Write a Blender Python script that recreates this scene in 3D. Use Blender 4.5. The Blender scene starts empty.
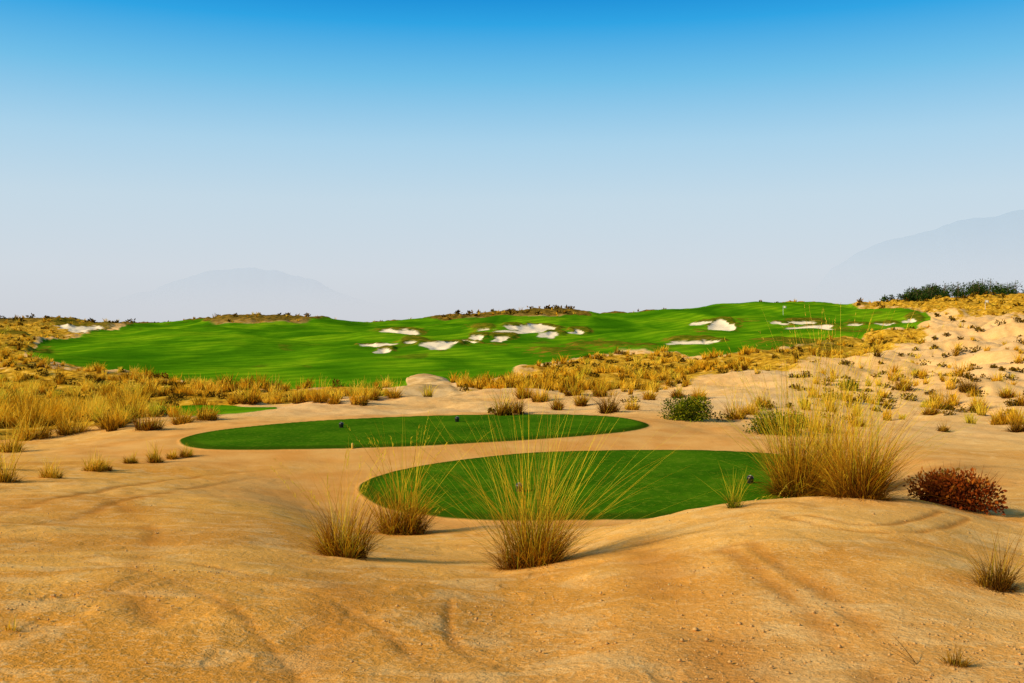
import bpy, math, numpy as np
rng = np.random.default_rng(7)
F = 995.0; CX = 512.0; HY = 322.0; EYE = 4.5
scene = bpy.context.scene
scene.view_settings.view_transform = 'Standard'
scene.view_settings.look = 'None'
scene.view_settings.exposure = 0

# ------------------------------------------------------------ numeric helpers
def h2(ix, iy, seed):
    n = (ix * 374761393 + iy * 668265263 + seed * 1442695041) & 0xffffffff
    n = ((n ^ (n >> 13)) * 1274126177) & 0xffffffff
    n = n ^ (n >> 16)
    return n / 4294967296.0
def vnoise(x, y, seed=0):
    x = np.asarray(x, float); y = np.asarray(y, float)
    fx = np.floor(x); fy = np.floor(y)
    ix = fx.astype(np.int64); iy = fy.astype(np.int64)
    u = x - fx; v = y - fy
    u = u*u*u*(u*(u*6-15)+10); v = v*v*v*(v*(v*6-15)+10)
    a = h2(ix, iy, seed); b = h2(ix+1, iy, seed); c = h2(ix, iy+1, seed); d = h2(ix+1, iy+1, seed)
    return ((a*(1-u)+b*u)*(1-v) + (c*(1-u)+d*u)*v) * 2 - 1
def fbm(x, y, seed=0, o=4):
    s = 0; a = 0.5; f = 1.0
    for i in range(o):
        s = s + a*vnoise(x*f + 17.3*i, y*f - 9.1*i, seed+i); a *= 0.5; f *= 2.03
    return s
def sstep(a, b, x):
    t = np.clip((x-a)/(b-a), 0, 1); return t*t*(3-2*t)
def polysdf(px, py, poly):
    poly = np.array(poly, float); n = len(poly)
    best = np.full(px.shape, 1e18); inside = np.zeros(px.shape, bool)
    for i in range(n):
        ax, ay = poly[i]; bx, by = poly[(i+1) % n]
        ex, ey = bx-ax, by-ay
        wx, wy = px-ax, py-ay
        t = np.clip((wx*ex+wy*ey)/(ex*ex+ey*ey+1e-9), 0, 1)
        best = np.minimum(best, (wx-ex*t)**2+(wy-ey*t)**2)
        c = ((ay > py) != (by > py))
        xi = ax + (py-ay)*ex/(ey if abs(ey) > 1e-9 else 1e-9)
        inside ^= (c & (px < xi))
    d = np.sqrt(best)
    return np.where(inside, d, -d)       # positive inside
def smooth_poly(pts, it=2):
    p = np.array(pts, float)
    for _ in range(it):
        q = np.roll(p, -1, 0)
        p = np.stack([p*0.75+q*0.25, p*0.25+q*0.75], 1).reshape(-1, 2)
    return p

# ------------------------------------------------------------ terrain profiles (image pixel rows by pixel column and assumed distance)
DK = np.array([4,7,10,14,18,24,32,42,60,90,130,180,250,350,430,520,660,1000,6000.])
COLS = np.array([0,128,256,384,512,640,768,896,1024.])
T = np.array([
 [730,590,545,515,495,476,458,438,412,387,366,350,338,327,320,326,325,325,323],
 [730,595,550,520,500,480,457,431,408,388,372,357,342,329,324,327,326,325,323],
 [730,600,555,525,510,493,460,427,404,388,372,356,341,327,319,326,326,325,323],
 [730,610,568,548,535,508,461,427,403,387,371,355,340,328,320,326,326,325,323],
 [730,620,575,550,531,508,458,427,403,386,370,354,339,325,312,320,324,325,323],
 [730,605,555,519,525,508,457,428,403,385,369,352,337,322,312,320,324,325,323],
 [730,590,530,500,512,505,456,430,405,383,366,348,331,312,304,314,318,322,323],
 [730,588,528,498,503,483,455,436,413,388,364,343,326,309,303,308,301,312,323],
 [730,600,546,516,503,482,458,437,410,380,354,333,315,303,299,303,296,308,323]])
def cr(p0,p1,p2,p3,t):
    return 0.5*((2*p1)+(-p0+p2)*t+(2*p0-5*p1+4*p2-p3)*t*t+(-p0+3*p1-3*p2+p3)*t**3)
LG = np.linspace(math.log(4), math.log(6000), 3000)
LK = np.log(DK)
prof = np.zeros((9, 3000))
for c in range(9):
    v = T[c]; m = np.zeros(len(v)); dl = np.diff(LK); s = np.diff(v)/dl
    m[0] = s[0]; m[-1] = s[-1]
    for i in range(1, len(v)-1):
        m[i] = 0 if s[i-1]*s[i] <= 0 else 2*s[i-1]*s[i]/(s[i-1]+s[i])
    k = np.clip(np.searchsorted(LK, LG, side='right')-1, 0, len(v)-2)
    t = (LG-LK[k])/dl[k]; hh = dl[k]
    prof[c] = (2*t**3-3*t**2+1)*v[k]+(t**3-2*t**2+t)*hh*m[k]+(-2*t**3+3*t**2)*v[k+1]+(t**3-t**2)*hh*m[k+1]
SKYX = [0,50,80,110,160,200,230,260,320,370,430,480,530,560,600,640,700,730,755,790,830,880,910,960,1024]
SKYY = [320,318,320,323,324,321,317,316,318,321,318,313,309,309,313,312,308,304,303,304,306,304,302,300,298]
c430 = np.array([T[c][14] for c in range(9)])
def base_dep(px, D):
    L = np.log(np.clip(D, 4, 6000))
    li = (L-LG[0])/(LG[1]-LG[0]); i0 = np.clip(li.astype(int), 0, 2998); f = li-i0
    cp = np.clip(px, 0, 1024)/128.0; c1 = np.clip(cp.astype(int), 0, 7); t = cp-c1
    def g(c):
        c = np.clip(c, 0, 8); return prof[c, i0]*(1-f)+prof[c, i0+1]*f
    v = cr(g(c1-1), g(c1), g(c1+1), g(c1+2), t)
    delta = np.interp(px, SKYX, SKYY)-np.interp(px, COLS, c430)
    v = v + delta*np.exp(-((L-math.log(430))/0.16)**2)
    return v
def W(pts, z):   # image pixel coordinates -> plan position on a level plane z
    out = []
    for a, b in pts:
        D = (EYE-z)*F/(b-HY); out.append(((a-CX)/F*D, D))
    return smooth_poly(out)
TEE1 = W([(355,488),(364,500),(388,511),(430,519),(500,523),(600,522),(700,519),(790,515),(850,503),(860,482),(838,466),(790,456),(700,451.5),(610,452),(540,454),(480,459),(420,467),(375,477)], 0.0)
TEE2 = W([(176,442),(190,449.5),(230,451.5),(330,450),(430,447),(530,441),(610,435),(648,429),(650,424),(620,418),(560,415.5),(480,416),(400,418),(300,423),(220,431),(186,437)], 0.2)
FAIR = smooth_poly([(22,358),(38,341),(90,333),(125,327),(150,318),(200,322),(260,320),(320,321),(380,312),(430,320),(480,318),(560,315),(600,311),(650,312),(700,300),(730,296),(800,296),(860,306),(915,311),(937,318),(925,326),(880,332),(850,341),(790,348),(750,357),(700,361),(660,352),(600,352),(560,363),(500,376),(450,386),(400,388),(340,389),(240,391),(190,381),(120,375),(50,367)],1)
GSTRIP = smooth_poly([(130,405),(230,403),(290,407),(240,414),(150,415)],1)
BLOW = smooth_poly([(388,391),(404,386),(418,380),(436,377),(448,381),(456,390),(475,397),(400,398)],1)
DRY = [
 [(-300,366),(60,369),(120,376),(190,382),(240,391),(400,390),(425,396),(330,401),(250,399),(150,416),(110,428),(0,440),(-300,458)],
 [(440,392),(485,382),(560,366),(600,354),(660,354),(700,363),(790,350),(880,334),(930,330),(915,343),(860,360),(800,371),(700,379),(640,386),(520,392)],
 [(-300,312),(60,312),(115,324),(90,332),(38,341),(20,360),(60,369),(-300,372)],
 [(185,300),(330,300),(330,318.5),(260,319.5),(200,320)],
 [(385,300),(600,300),(590,313),(520,313.5),(470,317),(430,319)],
 [(800,290),(1300,290),(1300,322),(1024,314),(960,315),(930,313),(880,308),(840,305)],
 [(560,341),(600,336),(625,345),(615,352),(575,352)],
 [(690,352),(720,346),(750,352),(735,358)],
]
BUNK = [(397,332,17,1.6),(378,345.5,16,1.8),(410,343,20,2.3),(438,349,20,1.8),(381,352,8,1.2),(536,330,18,4),(524,335,22,2.6),(500,340,9,1.3),(576,334,9,1.6),(466,343,7,1.4),(515,330.5,10,1.2),(721,328,17,4.2),(700,324,9,1.2),(690,345,24,1.8),(706,344,12,1.6),(794,322,22,2),(812,329,18,1.9),(780,326,7,1),(908,319,6,1.3),(80,329.5,24,2.6),(62,326,8,2),(12,337,26,1.8),(852,323,8,1.0),(450,346,12,1.4),(550,338,10,1.3),(484,332,8,1.0),(885,322,9,1.2),(475,339,7,1.1)]
# brown fescue hollows in the fairway
HOLL = [(480,329,14,2.4),(600,345,40,4.5),(560,351,34,3.2),(640,347,24,3),(495,345,12,1.6),(700,335,12,1.6),(740,322,18,1.4),(800,345,50,4),(850,330,30,2.6),(30,348,26,4)]
def tees(x, y):
    a = np.full(x.shape, -50.); b = a.copy()
    m = (y > 15) & (y < 60) & (np.abs(x) < 30)
    if m.any():
        a[m] = polysdf(x[m], y[m], TEE1); b[m] = polysdf(x[m], y[m], TEE2)
    return a, b
def terrain(x, y, full=True):
    x = np.asarray(x, float); y = np.asarray(y, float)
    D = np.clip(y, 4, 6000); px = CX+F*x/D
    dep = base_dep(px, D)
    z = EYE-(dep-HY)/F*D
    n1 = fbm(x/9, y/9, 3); n2 = fbm(x/34, y/34, 11)
    turf = np.full(x.shape, -10.); dry = turf.copy(); bunk = turf.copy(); lip = turf.copy(); blow = turf.copy()
    m = (y > 40) & (y < 445) & (px > -400) & (px < 1400)
    if m.any():
        wx = px[m]+n1[m]*5; wy = dep[m]+n1[m]*1.2+n2[m]*1.0
        blow[m] = np.where(y[m] > 60, polysdf(wx, wy, BLOW), -10)
        turf[m] = np.clip(np.maximum(polysdf(wx, dep[m]+n2[m]*1.2, FAIR), polysdf(wx, wy, GSTRIP)), -10, 10)
        d = np.full(wx.shape, -10.)
        for P in DRY: d = np.maximum(d, polysdf(wx, wy, P))
        dry[m] = np.clip(d, -10, 10)
        b = np.full(wx.shape, -10.); l = b.copy()
        for (cx, cy, rx, ry) in BUNK:
            mm = (np.abs(wx-cx) < rx*2.2+8) & (np.abs(dep[m]-cy) < ry*3+7)
            if not mm.any(): continue
            ang = np.arctan2((dep[m][mm]-cy)/ry, (wx[mm]-cx)/rx)
            k = 1+0.22*np.sin(2*ang+cx)+0.16*np.sin(3*ang+cx*1.7)+0.1*np.sin(5*ang+cx*.3)
            r = np.hypot((wx[mm]-cx)/rx, (dep[m][mm]-cy)/ry)
            b[mm] = np.maximum(b[mm], np.clip((k-r)*ry, -10, 10))
            r2 = np.hypot((wx[mm]-cx-3)/(rx+6), (dep[m][mm]-cy+1.6)/(ry+1.6))
            l[mm] = np.maximum(l[mm], np.clip((k-r2)*(ry+2), -10, 10))
        for (cx, cy, rx, ry) in HOLL:
            r = np.hypot((wx-cx)/rx, (wy-cy)/ry)
            l = np.maximum(l, np.clip((1-r)*ry*.7, -10, 1.0))
        bunk[m] = b; lip[m] = l
    bk = sstep(-1.5, 1, blow)
    turf = np.where(blow > -1, np.minimum(turf, -blow*3-1), turf); dry = np.where(blow > -1, np.minimum(dry, -8), dry)
    far = y >= 445
    dry[far] = 5
    soft = 1-0.8*sstep(-1, 2, turf)
    right = sstep(760, 900, px)
    z = z + np.interp(D, [4,12,40,48,80,150,430,6000],[.09,.13,.06,.30,1.0,1.4,1.6,3])*n1*soft*(1+.7*right)
    z = z + np.interp(D, [4,50,100,200,430,6000],[.0,.1,.5,1.2,1.6,12])*n2
    z = z + np.interp(D, [80,130,200,400,520],[0,.6,1.5,1.7,0])*fbm(x/22+3, y/32, 57, 2)*sstep(-2,3,turf)
    z = z + np.interp(D, [4,30,60,200],[.05,.06,.16,.4])*fbm(x/1.9, y/1.9, 21)*soft
    z = z + .12*sstep(-.5, 5, blow)
    z = z - 0.55*sstep(-0.3, 1.8, bunk)*sstep(70,120,D) + 0.55*sstep(0,1.5,lip)*(1-sstep(-.6,.4,bunk))*sstep(70,120,D)
    a, b2 = tees(x, y)
    w = sstep(-3.2, -0.3, a); z = z*(1-w)
    w2 = sstep(-2.6, -0.3, b2); z = z*(1-w2)+0.2*w2
    z = z + 0.10*sstep(-.15, .3, a) + 0.10*sstep(-.15, .3, b2)
    if full: return z, dict(px=px, dep=dep, turf=turf, dry=dry, bunk=bunk, lip=lip, tee=np.maximum(a, b2), blow=bk)
    return z
DS = np.geomspace(3.5, 900, 2600)
def locate(a, b, dmin=3.5):
    D = DS[DS > dmin]
    x = (a-CX)/F*D; z = terrain(x, D, False); r = EYE-(b-HY)/F*D
    hit = np.nonzero(z >= r)[0]
    i = hit[0] if len(hit) else int(np.argmin(r-z))
    return float(x[i]), float(D[i]), float(z[i])

# ------------------------------------------------------------ mesh builder
def build(name, V, Q, attrs=None, mat=None, smooth=True, loc=(0,0,0), link=True):
    V = np.asarray(V, np.float32); Q = np.asarray(Q, np.int32)
    me = bpy.data.meshes.new(name+"_mesh"); k = Q.shape[1]
    me.vertices.add(len(V)); me.vertices.foreach_set("co", V.ravel())
    me.loops.add(Q.size); me.loops.foreach_set("vertex_index", Q.ravel())
    me.polygons.add(len(Q)); me.polygons.foreach_set("loop_start", np.arange(len(Q), dtype=np.int32)*k)
    me.polygons.foreach_set("use_smooth", np.full(len(Q), smooth))
    me.update(calc_edges=True)
    for n, v in (attrs or {}).items():
        at = me.attributes.new(n, 'FLOAT', 'POINT'); at.data.foreach_set("value", np.asarray(v, np.float32).ravel())
    if mat: me.materials.append(mat)
    ob = bpy.data.objects.new(name, me); ob.location = loc
    if link: scene.collection.objects.link(ob)
    return ob

# ------------------------------------------------------------ materials
class NT:
    def __init__(s, name):
        s.m = bpy.data.materials.new(name); s.m.use_nodes = True
        s.t = s.m.node_tree; s.t.nodes.clear()
        s.out = s.n('ShaderNodeOutputMaterial')
    def n(s, t, **k):
        x = s.t.nodes.new(t)
        for a, b in k.items(): setattr(x, a, b)
        return x
    def l(s, a, b): s.t.links.new(a, b)
    def put(s, sock, v):
        if hasattr(v, 'is_output'): s.l(v, sock)
        else: sock.default_value = v
    def attr(s, n): return s.n('ShaderNodeAttribute', attribute_name=n).outputs['Fac']
    def math(s, op, a, b=0.0, clamp=False):
        x = s.n('ShaderNodeMath', operation=op, use_clamp=clamp); s.put(x.inputs[0], a); s.put(x.inputs[1], b); return x.outputs[0]
    def mr(s, v, a, b, c=0.0, d=1.0, smooth=True):
        x = s.n('ShaderNodeMapRange'); x.interpolation_type = 'SMOOTHSTEP' if smooth else 'LINEAR'
        s.put(x.inputs[0], v)
        for i, q in enumerate((a, b, c, d)): x.inputs[i+1].default_value = q
        return x.outputs[0]
    def mix(s, f, a, b, mode='MIX'):
        x = s.n('ShaderNodeMix', data_type='RGBA', blend_type=mode)
        s.put(x.inputs[0], f)
        for i, q in ((6, a), (7, b)):
            if hasattr(q, 'is_output'): s.l(q, x.inputs[i])
            else: x.inputs[i].default_value = (*q, 1)
        return x.outputs[2]
    def noise(s, scale, det=4, rough=.55, vec=None, dist=0.0):
        x = s.n('ShaderNodeTexNoise'); x.inputs['Scale'].default_value = scale; x.inputs['Detail'].default_value = det
        x.inputs['Roughness'].default_value = rough; x.inputs['Distortion'].default_value = dist
        if vec is not None: s.l(vec, x.inputs['Vector'])
        return x.outputs['Fac']
    def ramp(s, f, stops):
        x = s.n('ShaderNodeValToRGB'); e = x.color_ramp.elements
        while len(e) < len(stops): e.new(0.5)
        for i, (p, c) in enumerate(stops): e[i].position = p; e[i].color = (*c, 1)
        s.l(f, x.inputs[0]); return x.outputs[0]

def ground_mat():
    g = NT("desert_ground"); pos = g.n('ShaderNodeNewGeometry').outputs['Position']
    nA = g.noise(.06, 2, .5, pos); nB = g.noise(.5, 4, .6, pos); nC = g.noise(6, 2, .6, pos); nD = g.noise(75, 1, .7, pos); nE = g.noise(24, 2, .7, pos)
    nF = g.noise(1.6, 3, .65, pos, .8); nG = g.noise(.22, 3, .6, pos, 1.0)
    warm = g.attr('warm')
    sand = g.mix(warm, (.90,.62,.33), (.90,.45,.080))
    sand = g.mix(g.mr(nA, .35, .65), sand, g.mix(.5, sand, (.94,.56,.18)))
    sand = g.mix(g.math('MULTIPLY', g.math('MULTIPLY', g.mr(nG, .46, .60), warm), .55), sand, (.66,.25,.022))
    sand = g.mix(g.math('MULTIPLY', g.mr(nB, .42, .70), .25), sand, (.60,.25,.04))
    sand = g.mix(g.math('MULTIPLY', g.mr(nF, .48, .66), .38), sand, (.98,.70,.32))
    sand = g.mix(g.math('MULTIPLY', g.mr(nC, .5, .72), .22), sand, (.58,.27,.05))
    sand = g.mix(g.math('MULTIPLY', g.mr(nD, .54, .70), .48), sand, (.40,.18,.04))
    sand = g.mix(g.math('MULTIPLY', g.mr(nE, .52, .66), .36), sand, (.99,.74,.36))
    sand = g.mix(g.math('MULTIPLY', g.attr('track'), .55), sand, (.52,.20,.03))
    sand = g.mix(g.attr('path'), sand, g.mix(g.mr(nB,.3,.7), (.72,.32,.075), (.84,.47,.15)))
    sand = g.mix(g.math('MULTIPLY', g.attr('blow'), .6), sand, g.mix(g.mr(nB,.4,.6), (.46,.28,.10), (.80,.58,.30)))
    dn = g.noise(.35, 3, .65, pos)
    dcol = g.ramp(g.noise(.9, 3, .7, pos), [(.32,(.12,.055,.008)),(.43,(.40,.21,.016)),(.57,(.74,.42,.03)),(.7,(.86,.56,.13))])
    df = g.mr(g.math('ADD', g.attr('dry'), g.math('MULTIPLY', g.math('SUBTRACT', dn, .5), 16)), -1.5, 1.5)
    col = g.mix(df, sand, dcol)
    col = g.mix(g.attr('crest'), col, g.mix(g.mr(nB,.4,.62), (.10,.075,.010), (.30,.18,.025)))
    lipf = g.mr(g.math('ADD', g.attr('lip'), g.math('MULTIPLY', g.math('SUBTRACT', nB, .5), 7)), -.2, 1.1)
    edge = g.math('MULTIPLY', g.math('SUBTRACT', nB, .5), 1.0)
    tf = g.mr(g.math('ADD', g.attr('turf'), edge), -.4, .4)
    mpf = g.n('ShaderNodeMapping'); mpf.inputs['Scale'].default_value = (1,.45,1); g.l(pos, mpf.inputs[0])
    fair = g.ramp(g.noise(.05, 3, .55, mpf.outputs[0], .6), [(.32,(.035,.145,.002)),(.44,(.075,.235,.003)),(.54,(.135,.33,.004)),(.66,(.25,.45,.007))])
    st = g.n('ShaderNodeTexWave'); st.inputs['Scale'].default_value = .055; st.inputs['Distortion'].default_value = 1.2; st.inputs['Detail'].default_value = 1
    mp = g.n('ShaderNodeMapping'); mp.inputs['Rotation'].default_value = (0,0,math.radians(58)); g.l(pos, mp.inputs[0]); g.l(mp.outputs[0], st.inputs[0])
    fair = g.mix(g.math('MULTIPLY', g.mr(st.outputs['Fac'], .42, .58), .42), fair, (.04,.17,.002))
    fair = g.mix(g.math('MULTIPLY', g.mr(nC, .4, .8), .25), fair, (.04,.14,.002))
    fold_shade = g.noise(.04, 4, .6, mpf.outputs[0], 1.2)
    fair = g.mix(g.math('MULTIPLY', g.mr(fold_shade, .60, .68), .55), fair, g.mix(g.mr(nB,.4,.6), (.05,.09,.004), (.20,.19,.012)))  # dark olive bands: shading of the folds painted into the turf colour
    tee = g.ramp(g.noise(.45, 4, .65, pos), [(.3,(.032,.12,.003)),(.55,(.060,.18,.004)),(.75,(.115,.24,.007))])
    tee = g.mix(g.math('MULTIPLY', g.mr(nE, .42, .7), .5), tee, (.02,.085,.002))
    tee = g.mix(g.math('MULTIPLY', g.mr(nC, .52, .70), .5), tee, (.17,.26,.015))
    tcol = g.mix(g.attr('istee'), fair, tee)
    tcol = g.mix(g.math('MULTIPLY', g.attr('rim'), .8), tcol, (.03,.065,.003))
    col = g.mix(tf, col, tcol)
    col = g.mix(g.math('MULTIPLY', lipf, .85), col, g.ramp(nB, [(.35,(.055,.05,.004)),(.5,(.12,.12,.006)),(.65,(.32,.19,.018))]))
    bf = g.mr(g.math('ADD', g.attr('bunk'), g.math('MULTIPLY', g.math('SUBTRACT', nB, .5), 1.0)), -.22, .22)
    col = g.mix(bf, col, (.92,.80,.60))
    b = g.n('ShaderNodeBsdfDiffuse'); g.l(col, b.inputs['Color'])
    hgt = g.math('ADD', g.math('MULTIPLY', nC, .26), g.math('ADD', g.math('MULTIPLY', nD, .11), g.math('MULTIPLY', nE, .22)))
    bp = g.n('ShaderNodeBump'); bp.inputs['Strength'].default_value = .75; bp.inputs['Distance'].default_value = .06
    g.l(hgt, bp.inputs['Height']); g.l(bp.outputs[0], b.inputs['Normal']); g.l(b.outputs[0], g.out.inputs[0])
    return g.m
def blade_mat(name, stops, base=(.07,.035,.01), trans=.3, dk=.5):
    g = NT(name)
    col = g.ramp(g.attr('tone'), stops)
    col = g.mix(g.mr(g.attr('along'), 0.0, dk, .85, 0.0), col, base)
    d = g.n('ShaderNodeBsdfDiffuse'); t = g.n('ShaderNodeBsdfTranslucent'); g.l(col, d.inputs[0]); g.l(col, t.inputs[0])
    mx = g.n('ShaderNodeMixShader'); mx.inputs[0].default_value = trans
    g.l(d.outputs[0], mx.inputs[1]); g.l(t.outputs[0], mx.inputs[2]); g.l(mx.outputs[0], g.out.inputs[0])
    return g.m
def plain(name, c, rough=.6, var=.2):
    g = NT(name); n = g.noise(25, 4)
    col = g.mix(g.math('MULTIPLY', n, var), c, tuple(q*.4 for q in c))
    b = g.n('ShaderNodeBsdfPrincipled'); g.l(col, b.inputs['Base Color']); b.inputs['Roughness'].default_value = rough
    g.l(b.outputs[0], g.out.inputs[0]); return g.m
M_ground = ground_mat()
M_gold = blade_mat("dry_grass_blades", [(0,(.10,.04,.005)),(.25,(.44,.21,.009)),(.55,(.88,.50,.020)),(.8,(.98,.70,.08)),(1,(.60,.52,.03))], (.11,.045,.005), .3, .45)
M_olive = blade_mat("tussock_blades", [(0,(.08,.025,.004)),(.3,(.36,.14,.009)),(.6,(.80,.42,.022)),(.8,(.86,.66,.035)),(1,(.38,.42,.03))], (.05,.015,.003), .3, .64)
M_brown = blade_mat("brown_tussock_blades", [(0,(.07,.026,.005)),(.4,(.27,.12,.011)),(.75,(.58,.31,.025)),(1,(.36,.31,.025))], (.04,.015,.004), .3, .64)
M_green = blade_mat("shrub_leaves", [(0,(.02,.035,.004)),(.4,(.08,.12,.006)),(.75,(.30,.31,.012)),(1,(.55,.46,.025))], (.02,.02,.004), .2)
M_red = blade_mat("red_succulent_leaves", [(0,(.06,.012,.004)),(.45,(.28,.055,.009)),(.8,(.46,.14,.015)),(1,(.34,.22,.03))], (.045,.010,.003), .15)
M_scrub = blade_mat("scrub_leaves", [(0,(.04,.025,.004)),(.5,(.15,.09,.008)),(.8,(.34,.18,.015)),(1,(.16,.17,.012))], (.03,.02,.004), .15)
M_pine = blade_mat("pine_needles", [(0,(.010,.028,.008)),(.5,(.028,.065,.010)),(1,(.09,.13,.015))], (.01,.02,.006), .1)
M_trunk = plain("pine_bark", (.12,.07,.04), .9)
M_black = plain("black_plastic", (.015,.015,.015), .4)
M_white = plain("white_paint", (.75,.74,.70), .5)
M_yel = plain("yellow_paint", (.65,.42,.04), .5)
M_redp = plain("flag_cloth", (.75,.70,.60), .7)

# ------------------------------------------------------------ ground sheet
tc = np.concatenate([np.linspace(-1.5,-.62,50)[:-1], np.linspace(-.62,.62,860), np.linspace(.62,1.5,50)[1:]])
rows = np.concatenate([np.linspace(-12,3.4,16)[:-1], np.geomspace(3.4,60,480)[:-1], np.geomspace(60,480,430)[:-1], np.geomspace(480,9000,50)])
RR, TT = np.meshgrid(rows, tc, indexing='ij')
X = TT*np.maximum(RR, 3.4)
X = X+np.where(RR < 3.4, (3.4-RR)*TT*0.8, 0)
x = X.ravel(); y = RR.ravel()
z, A = terrain(x, y)
def polyline_dist(x, y, P):
    best = np.full(x.shape, 1e9)
    for (ax, ay), (bx, by) in zip(P[:-1], P[1:]):
        ex, ey = bx-ax, by-ay; t = np.clip(((x-ax)*ex+(y-ay)*ey)/(ex*ex+ey*ey), 0, 1)
        best = np.minimum(best, np.hypot(x-ax-ex*t, y-ay-ey*t))
    return best
def curve(pts, n=24):
    P = [locate(a, b)[:2] for a, b in pts]
    P = np.array([P[0]]+P+[P[-1]]); out = []
    for i in range(1, len(P)-2):
        for t in np.linspace(0, 1, n//3, endpoint=False): out.append(cr(P[i-1], P[i], P[i+1], P[i+2], t))
    out.append(P[-2]); return np.array(out)
TR = [([(640,545),(668,590),(705,635),(740,690)], .30, 0, 1.1), ([(740,548),(800,590),(860,640),(910,690)], .10, .12, 1.1),
      ([(800,517),(850,529),(910,529),(955,516)], .05, .16, 1.5), ([(450,600),(452,640),(500,668),(560,690)], .04, 0, 1.0),
      ([(110,500),(150,530),(130,575),(150,620)], .14, 0, 1.0), ([(340,472),(240,476),(130,492),(20,520)], .12, .6, 1.4),
      ([(300,560),(340,590),(330,630),(280,690)],.22,0,.8), ([(120,560),(230,585),(330,640),(380,690)],.06,.35,.9)]
near = (y < 30) & (y > 3) & (np.abs(x) < 20)
track = np.zeros(len(x)); xn, yn = x[near], y[near]; tn = np.zeros(len(xn)); zz = z[near].copy()
wob = fbm(xn/1.2, yn/1.2, 77)*.08
brk = sstep(-.25,.2,fbm(xn/1.1, yn/1.1, 5)+.12)
for pts, w, gap, amt in TR:
    d0 = polyline_dist(xn, yn, curve(pts))+wob
    dd = np.abs(d0-gap) if gap else np.abs(d0)
    k = np.exp(-(dd/w)**2)*amt*(.3+.7*brk); tn = np.maximum(tn, k)
    zz -= .010*k
zz += .008*fbm(xn/.35, yn/.35, 91)+.04*fbm(xn/.9,yn/1.3,92)*sstep(.0,.4,fbm(xn/3,yn/3,93)+.1)
zz -= .008*sstep(.30,.62,vnoise(xn/.26,yn/.36,95))*sstep(0,.35,fbm(xn/2.3,yn/2.3,96)+.05)
z[near] = zz; track[near] = np.clip(tn,0,1.2)
teeD = A['tee']
turf = np.maximum(A['turf'], np.clip(teeD*8, -10, 10))
istee = (teeD > -3).astype(float)
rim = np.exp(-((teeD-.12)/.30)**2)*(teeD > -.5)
warm = np.interp(y, [4,16,30,44,60,100], [1,.95,.75,.40,.2,.2])
warm = np.clip(warm+.6*sstep(500,100,A['px'])*sstep(8,30,y)*sstep(60,40,y)+.25*fbm(x/7,y/7,41)-.35*sstep(9,4.5,y)*sstep(300,700,A['px']), 0, 1)
pathm = sstep(-5.5, -2, teeD+fbm(x/3,y/3,61)*1.6)*sstep(14,20,y)*.85
crest = sstep(370,400,y)*sstep(800,700,A['px'])
nR, nC = RR.shape
i = np.arange(nR-1)[:, None]*nC+np.arange(nC-1)[None, :]
Q = np.stack([i, i+1, i+nC+1, i+nC], -1).reshape(-1, 4)
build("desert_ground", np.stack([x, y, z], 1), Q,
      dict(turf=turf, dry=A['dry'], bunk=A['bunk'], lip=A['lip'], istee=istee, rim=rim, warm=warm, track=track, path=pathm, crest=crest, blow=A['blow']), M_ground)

# ------------------------------------------------------------ grass blades
def blades(root, az, lean, length, curl, width, tone, S=4):
    N = len(az); u = np.linspace(0, 1, S+1)
    th = lean[:, None]+curl[:, None]*(u[None, :]**1.3)
    seg = (length/S)[:, None]
    thm = (th[:, 1:]+th[:, :-1])/2
    hr = np.concatenate([np.zeros((N,1)), np.cumsum(np.sin(thm)*seg, 1)], 1)
    hz = np.concatenate([np.zeros((N,1)), np.cumsum(np.cos(thm)*seg, 1)], 1)
    c = np.stack([root[:, 0:1]+hr*np.cos(az)[:, None], root[:, 1:2]+hr*np.sin(az)[:, None], root[:, 2:3]+hz], -1)
    b = az+math.pi/2+rng.uniform(-1.1, 1.1, N)
    w = (width/2)[:, None]*(1.0-.85*u[None, :]**1.5)
    sv = np.stack([np.cos(b)[:, None]*w, np.sin(b)[:, None]*w, np.zeros_like(w)], -1)
    V = np.stack([c-sv, c+sv], 2).reshape(-1, 3)
    base = (np.arange(N)*(S+1)*2)[:, None]+(np.arange(S)*2)[None, :]
    Q = np.stack([base, base+1, base+3, base+2], -1).reshape(-1, 4)
    return V, Q, np.repeat(tone, (S+1)*2), np.tile(np.repeat(u, 2), N)
def merge(parts):
    V=[];Q=[];t=[];a=[];o=0
    for p in parts:
        V.append(p[0]);Q.append(p[1]+o);t.append(p[2]);a.append(p[3]);o+=len(p[0])
    return np.concatenate(V),np.concatenate(Q),np.concatenate(t),np.concatenate(a)
def disc(n, r):
    a = rng.uniform(0, 2*math.pi, n); q = r*np.sqrt(rng.uniform(0, 1, n))
    return np.stack([q*np.cos(a), q*np.sin(a), np.zeros(n)-.02], 1)
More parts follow.
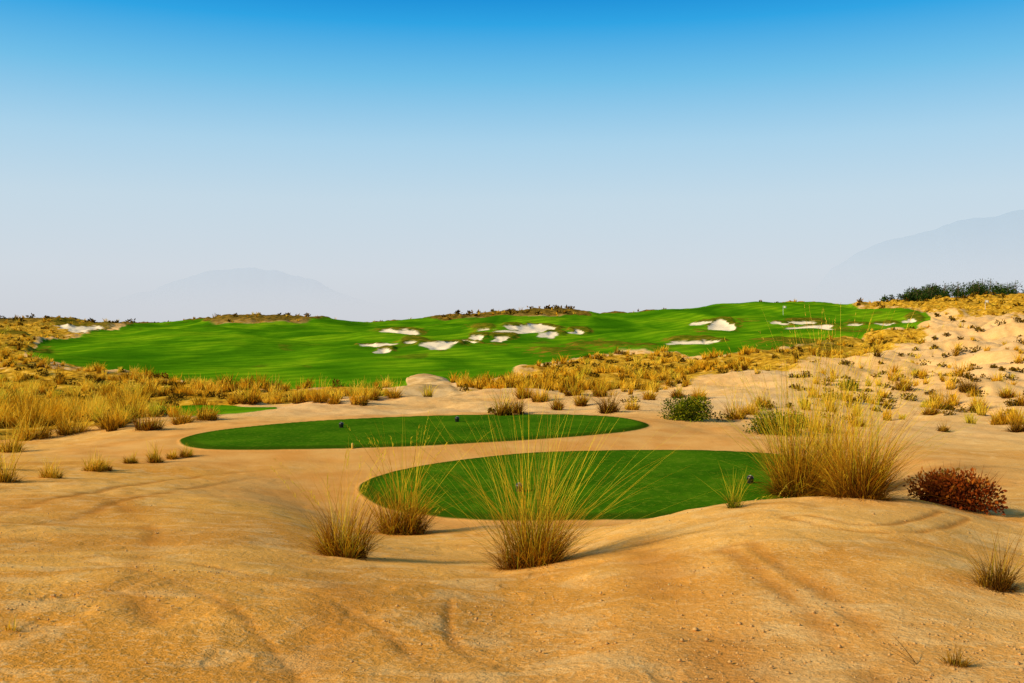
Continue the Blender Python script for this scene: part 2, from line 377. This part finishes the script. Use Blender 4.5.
def tussock(st, hpx, wpx, mat, ns=700, nl=70, spread=.36, wind=.25, name="grass_tussock", tb=0.0, bodyk=.5, plume=0):
    X0, Y0, Z0 = locate(*st)
    H = hpx/F*Y0; R = wpx/F*Y0/2
    wd = max(.0065, Y0/F*.62)
    parts = []
    k = 8
    cen = disc(k, R*.55); ctone = rng.normal(0,.12,k); cl = rng.uniform(.7,1.15,k)
    kk = rng.integers(0, k, ns)
    ro = cen[kk]+disc(ns, R*.24)
    az = np.arctan2(ro[:,1], ro[:,0])+rng.normal(0,.9,ns)
    le = rng.gamma(2.0, .22, ns)
    BL = max(R*1.0, H*bodyk)
    L = BL*rng.uniform(.4, 1.2, ns)*cl[kk]*np.where(rng.random(ns)<.15, 1.35, 1)
    sc = min(1.0, R*1.8/BL)
    le = le*sc
    parts.append(blades(ro, az, np.clip(le,0,1.3), L, rng.uniform(.1,1.4,ns)*min(1.0,sc+.2), np.full(ns,wd), np.clip(rng.normal(.46+tb,.24,ns)+ctone[kk],0,1)))
    n3 = ns//3; ro = disc(n3, R*.6); az = np.arctan2(ro[:,1], ro[:,0])+rng.normal(0,.5,n3)
    parts.append(blades(ro, az, rng.uniform(.6,1.2,n3), R*rng.uniform(.4,.9,n3), rng.uniform(.6,1.5,n3), np.full(n3,wd), np.clip(rng.normal(.2,.15,n3),0,1)))
    ro = disc(nl, R*.45); az = rng.uniform(0, 2*math.pi, nl)
    le = np.abs(rng.normal(0, spread, nl)); L = H*rng.uniform(.5, 1.12, nl)*(1+.25*le)
    lb = blades(ro, az, le, L, rng.uniform(.0,1.1,nl)*rng.uniform(.3,1,nl), np.full(nl,wd*.9), np.clip(rng.normal(.74+tb,.18,nl),0,1), 8)
    parts.append(lb)
    if plume:
        c = lb[0].reshape(nl, 9, 2, 3).mean(2)
        good = np.nonzero(L > .72*H)[0][:plume]
        m = 12; id_ = np.repeat(good, m); f = rng.uniform(0, 1, len(id_))[:, None]
        a_ = c[id_, 6]*(1-f)+c[id_, 8]*f
        dv = c[id_, 8]-c[id_, 6]; azd = np.arctan2(dv[:,1], dv[:,0]); lnd = np.arctan2(np.hypot(dv[:,0],dv[:,1]), dv[:,2])
        nn = len(id_)
        pb = blades(a_, azd+rng.normal(0,.8,nn), np.abs(lnd+rng.normal(0,.3,nn)), rng.uniform(.04,.10,nn), rng.uniform(0,.8,nn), np.full(nn,wd*.8), np.clip(rng.normal(.8,.06,nn),0,1), 2)
        parts.append((pb[0], pb[1], pb[2], np.ones_like(pb[3])))
    V, Q, t, a = merge(parts)
    V[:,0] += wind*.12*np.maximum(V[:,2],0)**1.5
    return build(name, V, Q, dict(tone=t, along=a), mat, True, (X0, Y0, Z0))
G, O, B = M_gold, M_olive, M_brown
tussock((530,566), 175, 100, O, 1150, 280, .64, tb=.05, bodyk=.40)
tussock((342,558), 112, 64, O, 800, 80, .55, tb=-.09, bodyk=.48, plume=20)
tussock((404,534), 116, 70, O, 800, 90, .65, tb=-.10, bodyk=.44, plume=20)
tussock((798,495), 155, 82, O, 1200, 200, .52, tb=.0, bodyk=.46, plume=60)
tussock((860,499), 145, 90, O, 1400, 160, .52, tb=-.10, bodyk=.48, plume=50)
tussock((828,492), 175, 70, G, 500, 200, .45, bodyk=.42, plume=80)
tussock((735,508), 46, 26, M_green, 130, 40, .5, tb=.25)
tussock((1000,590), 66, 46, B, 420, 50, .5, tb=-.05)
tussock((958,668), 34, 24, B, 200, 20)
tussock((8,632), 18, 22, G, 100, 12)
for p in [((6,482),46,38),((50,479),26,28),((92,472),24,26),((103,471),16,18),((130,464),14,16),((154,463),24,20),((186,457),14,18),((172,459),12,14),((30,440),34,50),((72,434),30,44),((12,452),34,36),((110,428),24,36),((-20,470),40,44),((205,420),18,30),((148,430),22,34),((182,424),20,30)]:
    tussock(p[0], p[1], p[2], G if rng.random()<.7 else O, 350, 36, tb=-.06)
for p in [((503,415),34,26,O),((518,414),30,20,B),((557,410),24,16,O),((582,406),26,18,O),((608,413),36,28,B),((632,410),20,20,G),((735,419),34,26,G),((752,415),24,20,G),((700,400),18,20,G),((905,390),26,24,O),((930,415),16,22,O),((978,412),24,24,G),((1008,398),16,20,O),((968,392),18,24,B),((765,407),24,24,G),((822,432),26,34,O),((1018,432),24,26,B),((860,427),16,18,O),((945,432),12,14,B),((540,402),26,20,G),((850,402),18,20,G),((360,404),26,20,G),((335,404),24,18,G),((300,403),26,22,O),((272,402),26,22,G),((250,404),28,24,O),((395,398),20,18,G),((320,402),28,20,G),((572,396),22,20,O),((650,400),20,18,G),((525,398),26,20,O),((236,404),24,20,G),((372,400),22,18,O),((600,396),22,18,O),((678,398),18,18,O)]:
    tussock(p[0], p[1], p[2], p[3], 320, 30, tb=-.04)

# ------------------------------------------------------------ leafy shrubs
def leaves(n, rx, rz, ls, lobes=9, up=.3):
    ca = rng.uniform(0, 2*math.pi, lobes); cr_ = np.sqrt(rng.uniform(0,1,lobes))*.62
    C = np.stack([np.cos(ca)*cr_*rx, np.sin(ca)*cr_*rx, rng.uniform(.15,.62,lobes)*rz*(1-.5*cr_)], 1)
    Rl = rng.uniform(.28,.5,lobes)
    k = rng.integers(0, lobes, n)
    d = rng.normal(0,1,(n,3)); d /= np.linalg.norm(d,axis=1)[:,None]
    r = (rng.uniform(0,1,n)**.35)*rng.uniform(.85,1.18,n)
    P = C[k]+d*(Rl[k]*r)[:,None]*np.array([rx,rx,rz])
    P[:,2] = np.abs(P[:,2])+.01
    a = d+rng.normal(0,.6,(n,3))+np.array([0,0,up]); a /= np.linalg.norm(a,axis=1)[:,None]
    b = np.cross(a, rng.normal(0,1,(n,3))); b /= np.linalg.norm(b,axis=1)[:,None]
    l = ls*rng.uniform(.6,1.5,n)[:,None]; w = l*.28
    V = np.stack([P-b*w*.4, P+a*l*.5-b*w, P+a*l, P+a*l*.5+b*w], 1).reshape(-1,3)
    Q = np.arange(n*4).reshape(-1,4)
    tone = np.clip(.30+.35*r*(P[:,2]/rz)+rng.normal(0,.16,n)+.12*rng.normal(0,1,lobes)[k],0,1)  # inner and lower leaves toned darker, self-shade put into the colour
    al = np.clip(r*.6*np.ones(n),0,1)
    return V, Q, np.repeat(tone,4), np.repeat(al,4)
def shrub(st, hpx, wpx, mat, n=2600, name="desert_shrub", ls=.07):
    X0,Y0,Z0 = locate(*st); H = hpx/F*Y0; R = wpx/F*Y0/2
    V,Q,t,a = leaves(n, R, H*.85, max(ls, Y0/F*2.2), 18)
    ns = 90; ro = disc(ns, R*.5); az = np.arctan2(ro[:,1],ro[:,0])+rng.normal(0,.5,ns)
    s = blades(ro, az, rng.uniform(.1,.9,ns), rng.uniform(.6,1.15,ns)*min(H,R), rng.uniform(0,.3,ns), np.full(ns,max(.012,Y0/F*.5)), np.full(ns,.3))
    V,Q,t,a = merge([(V,Q,t,a), s])
    return build(name, V, Q, dict(tone=t, along=a), mat, False, (X0,Y0,Z0))
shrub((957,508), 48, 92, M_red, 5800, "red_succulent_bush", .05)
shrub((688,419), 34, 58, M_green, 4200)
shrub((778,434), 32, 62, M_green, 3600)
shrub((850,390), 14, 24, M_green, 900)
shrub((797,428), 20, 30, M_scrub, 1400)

# ------------------------------------------------------------ masses of scrub
nc = 24000
px = rng.uniform(-260, 1284, nc); D = np.exp(rng.uniform(math.log(40), math.log(520), nc))
x = (px-CX)/F*D; z, A = terrain(x, D)
cl = fbm(x/5, D/5, 31); cl2 = fbm(x/11, D/11, 39)
dens = np.where(A['dry'] > 0, .30+2.2*cl, np.where(A['dry'] > -6, .05+.6*np.maximum(cl,0), .0))
dens = np.where((px > 800) & (A['dry'] < 0) & (D > 48), .025+.30*np.maximum(cl-.10,0), dens)
dens = np.where(D > 300, dens*.5, dens)
ok = (rng.random(nc) < dens) & (A['turf'] < -.4) & (A['bunk'] < -.4) & (A['tee'] < -1.5) & (A['blow'] < .1)
parts = []
for X0, Y0, Z0, c in zip(x[ok], D[ok], z[ok], cl2[ok]):
    n = int(np.interp(Y0, [40,90,200,500],[90,42,18,10]))
    R = rng.uniform(.2,.5)*(1.5 if rng.random()<.25 else 1)*np.interp(Y0,[40,70,200,450],[1.3,1.2,1.4,1.9])
    ro = disc(n, R*.5)+np.array([X0,Y0,Z0]); az = rng.uniform(0,6.28,n)
    tb = rng.normal(.54,.20)+.5*c
    parts.append(blades(ro, az, rng.gamma(2,.15,n), R*rng.uniform(.8,2.0,n), rng.uniform(.1,.9,n), np.full(n, Y0/F*.85), np.clip(rng.normal(tb,.12,n),0,1), 3))
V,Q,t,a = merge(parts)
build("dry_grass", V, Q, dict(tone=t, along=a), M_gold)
nc = 10000
px = rng.uniform(-260, 1284, nc); D = np.exp(rng.uniform(math.log(44), math.log(640), nc))
x = (px-CX)/F*D; z, A = terrain(x, D); cl = fbm(x/8, D/8, 131)
dens = np.where(A['dry'] > 0, .12+.7*np.maximum(cl,0), .012)
dens = np.where((px > 790) & (D > 55), .14+.5*np.maximum(cl,0), dens)
dens = np.where((D > 385) & (D<445), .6, dens)
ok = (rng.random(nc) < dens) & (A['turf'] < -.2) & (A['bunk'] < -.4) & (A['tee'] < -1.5) & (A['blow'] < .1)
parts = []
for X0, Y0, Z0 in zip(x[ok], D[ok], z[ok]):
    R = rng.uniform(.18,.65)*np.interp(Y0,[44,100,450],[1.0,1.5,2.7])
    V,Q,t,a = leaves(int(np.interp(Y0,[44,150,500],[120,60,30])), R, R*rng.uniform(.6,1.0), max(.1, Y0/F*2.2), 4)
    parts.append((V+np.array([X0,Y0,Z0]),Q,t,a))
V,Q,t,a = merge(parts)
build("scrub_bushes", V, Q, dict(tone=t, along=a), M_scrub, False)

# ------------------------------------------------------------ distant pine trees (one mass)
def tube(p0, p1, r0, r1, n=6):
    p0=np.array(p0);p1=np.array(p1); a=np.arange(n)*2*math.pi/n
    c=np.stack([np.cos(a),np.sin(a),a*0],1)
    V=np.concatenate([p0+c*r0,p1+c*r1]); i=np.arange(n); j=(i+1)%n
    return V, np.stack([i,j,j+n,i+n],1), np.full(2*n,.1), np.full(2*n,.0)
crown=[]; trunk=[]
def pine(X0,Y0,h):
    Z0=float(terrain(np.array([X0]),np.array([Y0]),False)[0])-.3
    r=h*rng.uniform(.35,.6)
    trunk.append(tube((X0,Y0,Z0),(X0+rng.normal(0,.3),Y0,Z0+h*.8),.22,.1))
    for k in range(4):
        an=rng.uniform(0,6.28); trunk.append(tube((X0,Y0,Z0+h*.45),(X0+math.cos(an)*r*.7,Y0+math.sin(an)*r*.7,Z0+h*.72),.09,.04,4))
    V,Q,t,a=leaves(260,r,h*rng.uniform(.6,.85),.9,8,.5)
    crown.append((V+np.array([X0,Y0,Z0+h*.15]),Q,t,a))
for i in range(190):
    p=908+420*rng.random()**1.35; Dp=rng.uniform(600,680); pine((p-CX)/F*Dp, Dp, rng.uniform(7,15)*np.interp(p,[905,960],[.62,1]))
for p,Dp,h in [(884,600,8),(891,610,8),(902,600,6),(820,560,4)]: pine((p-CX)/F*Dp,Dp,h)
V,Q,t,a = merge(crown)
row = build("pine_trees", V, Q, dict(tone=t, along=a), M_pine, False)
V,Q,t,a = merge(trunk)
tr = build("trunks", V, Q, None, M_trunk); tr.parent = row

# ------------------------------------------------------------ tee markers, flagsticks
def lathe(name, prof, mat, n=20):
    a=np.arange(n)*2*math.pi/n; V=[];Q=[]
    for r,zh in prof: V.append(np.stack([np.cos(a)*r,np.sin(a)*r,a*0+zh],1))
    V=np.concatenate(V); i=np.arange(n); j=(i+1)%n
    for k in range(len(prof)-1): Q.append(np.stack([i+k*n,j+k*n,j+(k+1)*n,i+(k+1)*n],1))
    return build(name,V,np.concatenate(Q),None,mat)
def marker(st, s=1.0):
    X0,Y0,Z0=locate(st[0],st[1],18)
    e=bpy.data.objects.new("tee_marker",None); scene.collection.objects.link(e); e.location=(X0,Y0,Z0)
    b=lathe("body",[(0.001,0),(.075*s,0),(.085*s,.02),(.085*s,.11*s),(.095*s,.12*s),(.09*s,.17*s),(.06*s,.205*s),(.001,.215*s)],M_black)
    c=lathe("stake",[(.02,-.12),(.02,.01)],M_white); d=lathe("cap_disc",[(.03*s,.2155*s),(.02*s,.221*s),(.001,.222*s)],M_white)
    for o in (b,c,d): o.parent=e
for st in [(341,428),(457,422),(519,492),(751,484)]: marker(st, 1.0)
def stake(st):
    X0,Y0,Z0=locate(*st); o=lathe("yellow_marker_stake",[(.001,-.1),(.035,-.1),(.035,.16),(.02,.19),(.001,.2)],M_yel); o.location=(X0,Y0,Z0)
stake((352,449)); 
def flag(a, D, h):
    X0=(a-CX)/F*D; Z0=float(terrain(np.array([X0]),np.array([D]),False)[0])
    e=bpy.data.objects.new("golf_flagstick",None); scene.collection.objects.link(e); e.location=(X0,D,Z0)
    p=lathe("pole",[(.05,-.2),(.04,h),(.001,h+.02)],M_white,8); p.parent=e
    nx=9;V=[]
    for i in range(nx):
        for j in range(4): V.append((.04+i*.13, .07*math.sin(i*.9), h-.05-j*.22-i*.015))
    Q=[(i*4+j,(i+1)*4+j,(i+1)*4+j+1,i*4+j+1) for i in range(nx-1) for j in range(3)]
    f=build("flag",V,Q,None,M_redp); f.parent=e
flag(783,345.,3.2); flag(985,300.,3.0)

X0,Y0,Z0=locate(925,668)
n=7; V,Q,t,a=blades(disc(n,.02),np.array([2.4,2.5,2.3,2.6,1.9,2.9,2.45]),np.full(n,.95),np.linspace(.15,.34,n),np.full(n,.3),np.full(n,.006),np.full(n,.1))
build("dead_twig",V,Q,dict(tone=t,along=a),M_brown,True,(X0,Y0,Z0))
n=14000; D=np.exp(rng.uniform(math.log(3.6),math.log(18),n)); tx=rng.uniform(-.75,.75,n); x=tx*D
k=sstep(-.2,.5,fbm(x/1.5,D/1.5,222)+.1)>rng.random(n); x=x[k];D=D[k];n=len(x)
z=terrain(x,D,False); s=rng.gamma(2.5,.0018,n)+.002
o=np.array([(1,0,0),(0,1,0),(-1,0,0),(0,-1,0),(0,0,.8),(0,0,-.8)],float)
V=(np.stack([x,D,z+.002],1)[:,None,:]+(o[None]*rng.uniform(.6,1.3,(n,6,1)))*s[:,None,None]).reshape(-1,3)
f=np.array([(0,1,4),(1,2,4),(2,3,4),(3,0,4),(1,0,5),(2,1,5),(3,2,5),(0,3,5)])
Q=(np.arange(n)[:,None,None]*6+f[None]).reshape(-1,3)
build("sand_pebbles",V,Q,None,plain("pebble_stone",(.70,.42,.15),.9,.9),True)

# ------------------------------------------------------------ hazy mountains far off
def mountain(name, Dm, prof_pts, amax, seed, ztop):
    g=NT(name+"_haze"); pos=g.n('ShaderNodeNewGeometry').outputs['Position']
    sp=g.n('ShaderNodeSeparateXYZ'); g.l(pos,sp.inputs[0])
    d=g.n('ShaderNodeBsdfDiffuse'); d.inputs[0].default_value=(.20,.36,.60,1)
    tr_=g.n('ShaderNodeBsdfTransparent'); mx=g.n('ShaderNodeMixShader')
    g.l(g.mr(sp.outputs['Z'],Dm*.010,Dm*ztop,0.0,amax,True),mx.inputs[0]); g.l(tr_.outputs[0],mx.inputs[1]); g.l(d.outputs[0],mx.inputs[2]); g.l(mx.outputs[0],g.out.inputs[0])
    xs=np.linspace(prof_pts[0][0],prof_pts[-1][0],240); ys=np.interp(xs,[p[0] for p in prof_pts],[p[1] for p in prof_pts])
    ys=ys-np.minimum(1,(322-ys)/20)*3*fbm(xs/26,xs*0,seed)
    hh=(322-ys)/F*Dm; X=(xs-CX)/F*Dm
    R=[]
    for k,(f_,dy) in enumerate([(0,-600),(.5,-300),(1,0)]):
        R.append(np.stack([X,np.full_like(X,Dm+dy),hh*f_-(20 if k==0 else 0)],1))
    V=np.concatenate(R); n=240; i=(np.arange(2)[:,None]*n+np.arange(n-1)[None]).ravel()
    build(name,V,np.stack([i,i+1,i+n+1,i+n],1),None,g.m)
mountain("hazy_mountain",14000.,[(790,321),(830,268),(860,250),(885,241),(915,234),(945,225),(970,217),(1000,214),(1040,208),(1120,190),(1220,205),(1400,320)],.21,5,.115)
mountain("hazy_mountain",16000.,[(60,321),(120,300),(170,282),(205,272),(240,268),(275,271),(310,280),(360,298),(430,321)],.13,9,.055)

# ------------------------------------------------------------ sky, sun, camera
sd=np.array([-.80,-.38,.47]); sd/=np.linalg.norm(sd)
w=bpy.data.worlds.new("World"); scene.world=w; w.use_nodes=True; nt=w.node_tree; nt.nodes.clear()
out=nt.nodes.new('ShaderNodeOutputWorld'); sky=nt.nodes.new('ShaderNodeTexSky'); sky.sky_type='NISHITA'; sky.sun_disc=False
sky.sun_elevation=math.asin(sd[2]); sky.sun_rotation=math.atan2(sd[0],sd[1]); sky.dust_density=2; sky.ozone_density=2
b1=nt.nodes.new('ShaderNodeBackground'); b1.inputs[1].default_value=.08; nt.links.new(sky.outputs[0],b1.inputs[0])
tcn=nt.nodes.new('ShaderNodeTexCoord'); sep=nt.nodes.new('ShaderNodeSeparateXYZ'); nt.links.new(tcn.outputs['Generated'],sep.inputs[0])
rp=nt.nodes.new('ShaderNodeValToRGB'); nt.links.new(sep.outputs['Z'],rp.inputs[0])
st=[(0,(.68,.70,.75)),(.05,(.68,.74,.81)),(.12,(.59,.74,.85)),(.175,(.43,.69,.88)),(.235,(.17,.55,.86)),(.285,(.02,.39,.82)),(.312,(.0,.28,.72)),(.5,(.05,.17,.33)),(1,(.09,.13,.20))]
e=rp.color_ramp.elements
while len(e)<len(st): e.new(.5)
for i,(p,c) in enumerate(st): e[i].position=p; e[i].color=(*c,1)
b2=nt.nodes.new('ShaderNodeBackground'); b2.inputs[1].default_value=1; nt.links.new(rp.outputs[0],b2.inputs[0])
mx=nt.nodes.new('ShaderNodeMixShader'); mx.inputs[0].default_value=.90
nt.links.new(b1.outputs[0],mx.inputs[1]); nt.links.new(b2.outputs[0],mx.inputs[2]); nt.links.new(mx.outputs[0],out.inputs[0])
from mathutils import Vector
L=bpy.data.lights.new("sun",'SUN'); L.energy=5; L.angle=math.radians(2.5); L.color=(1,.80,.47)
lo=bpy.data.objects.new("sun",L); scene.collection.objects.link(lo); lo.rotation_euler=Vector(sd).to_track_quat('Z','Y').to_euler()
cd=bpy.data.cameras.new("camera"); co=bpy.data.objects.new("camera",cd); scene.collection.objects.link(co)
cd.sensor_width=36; cd.lens=F/1024*36; cd.clip_end=40000; cd.clip_start=.1
co.location=(0,0,EYE); co.rotation_euler=(math.radians(90)-math.atan(19.5/F),0,0)
scene.camera=co
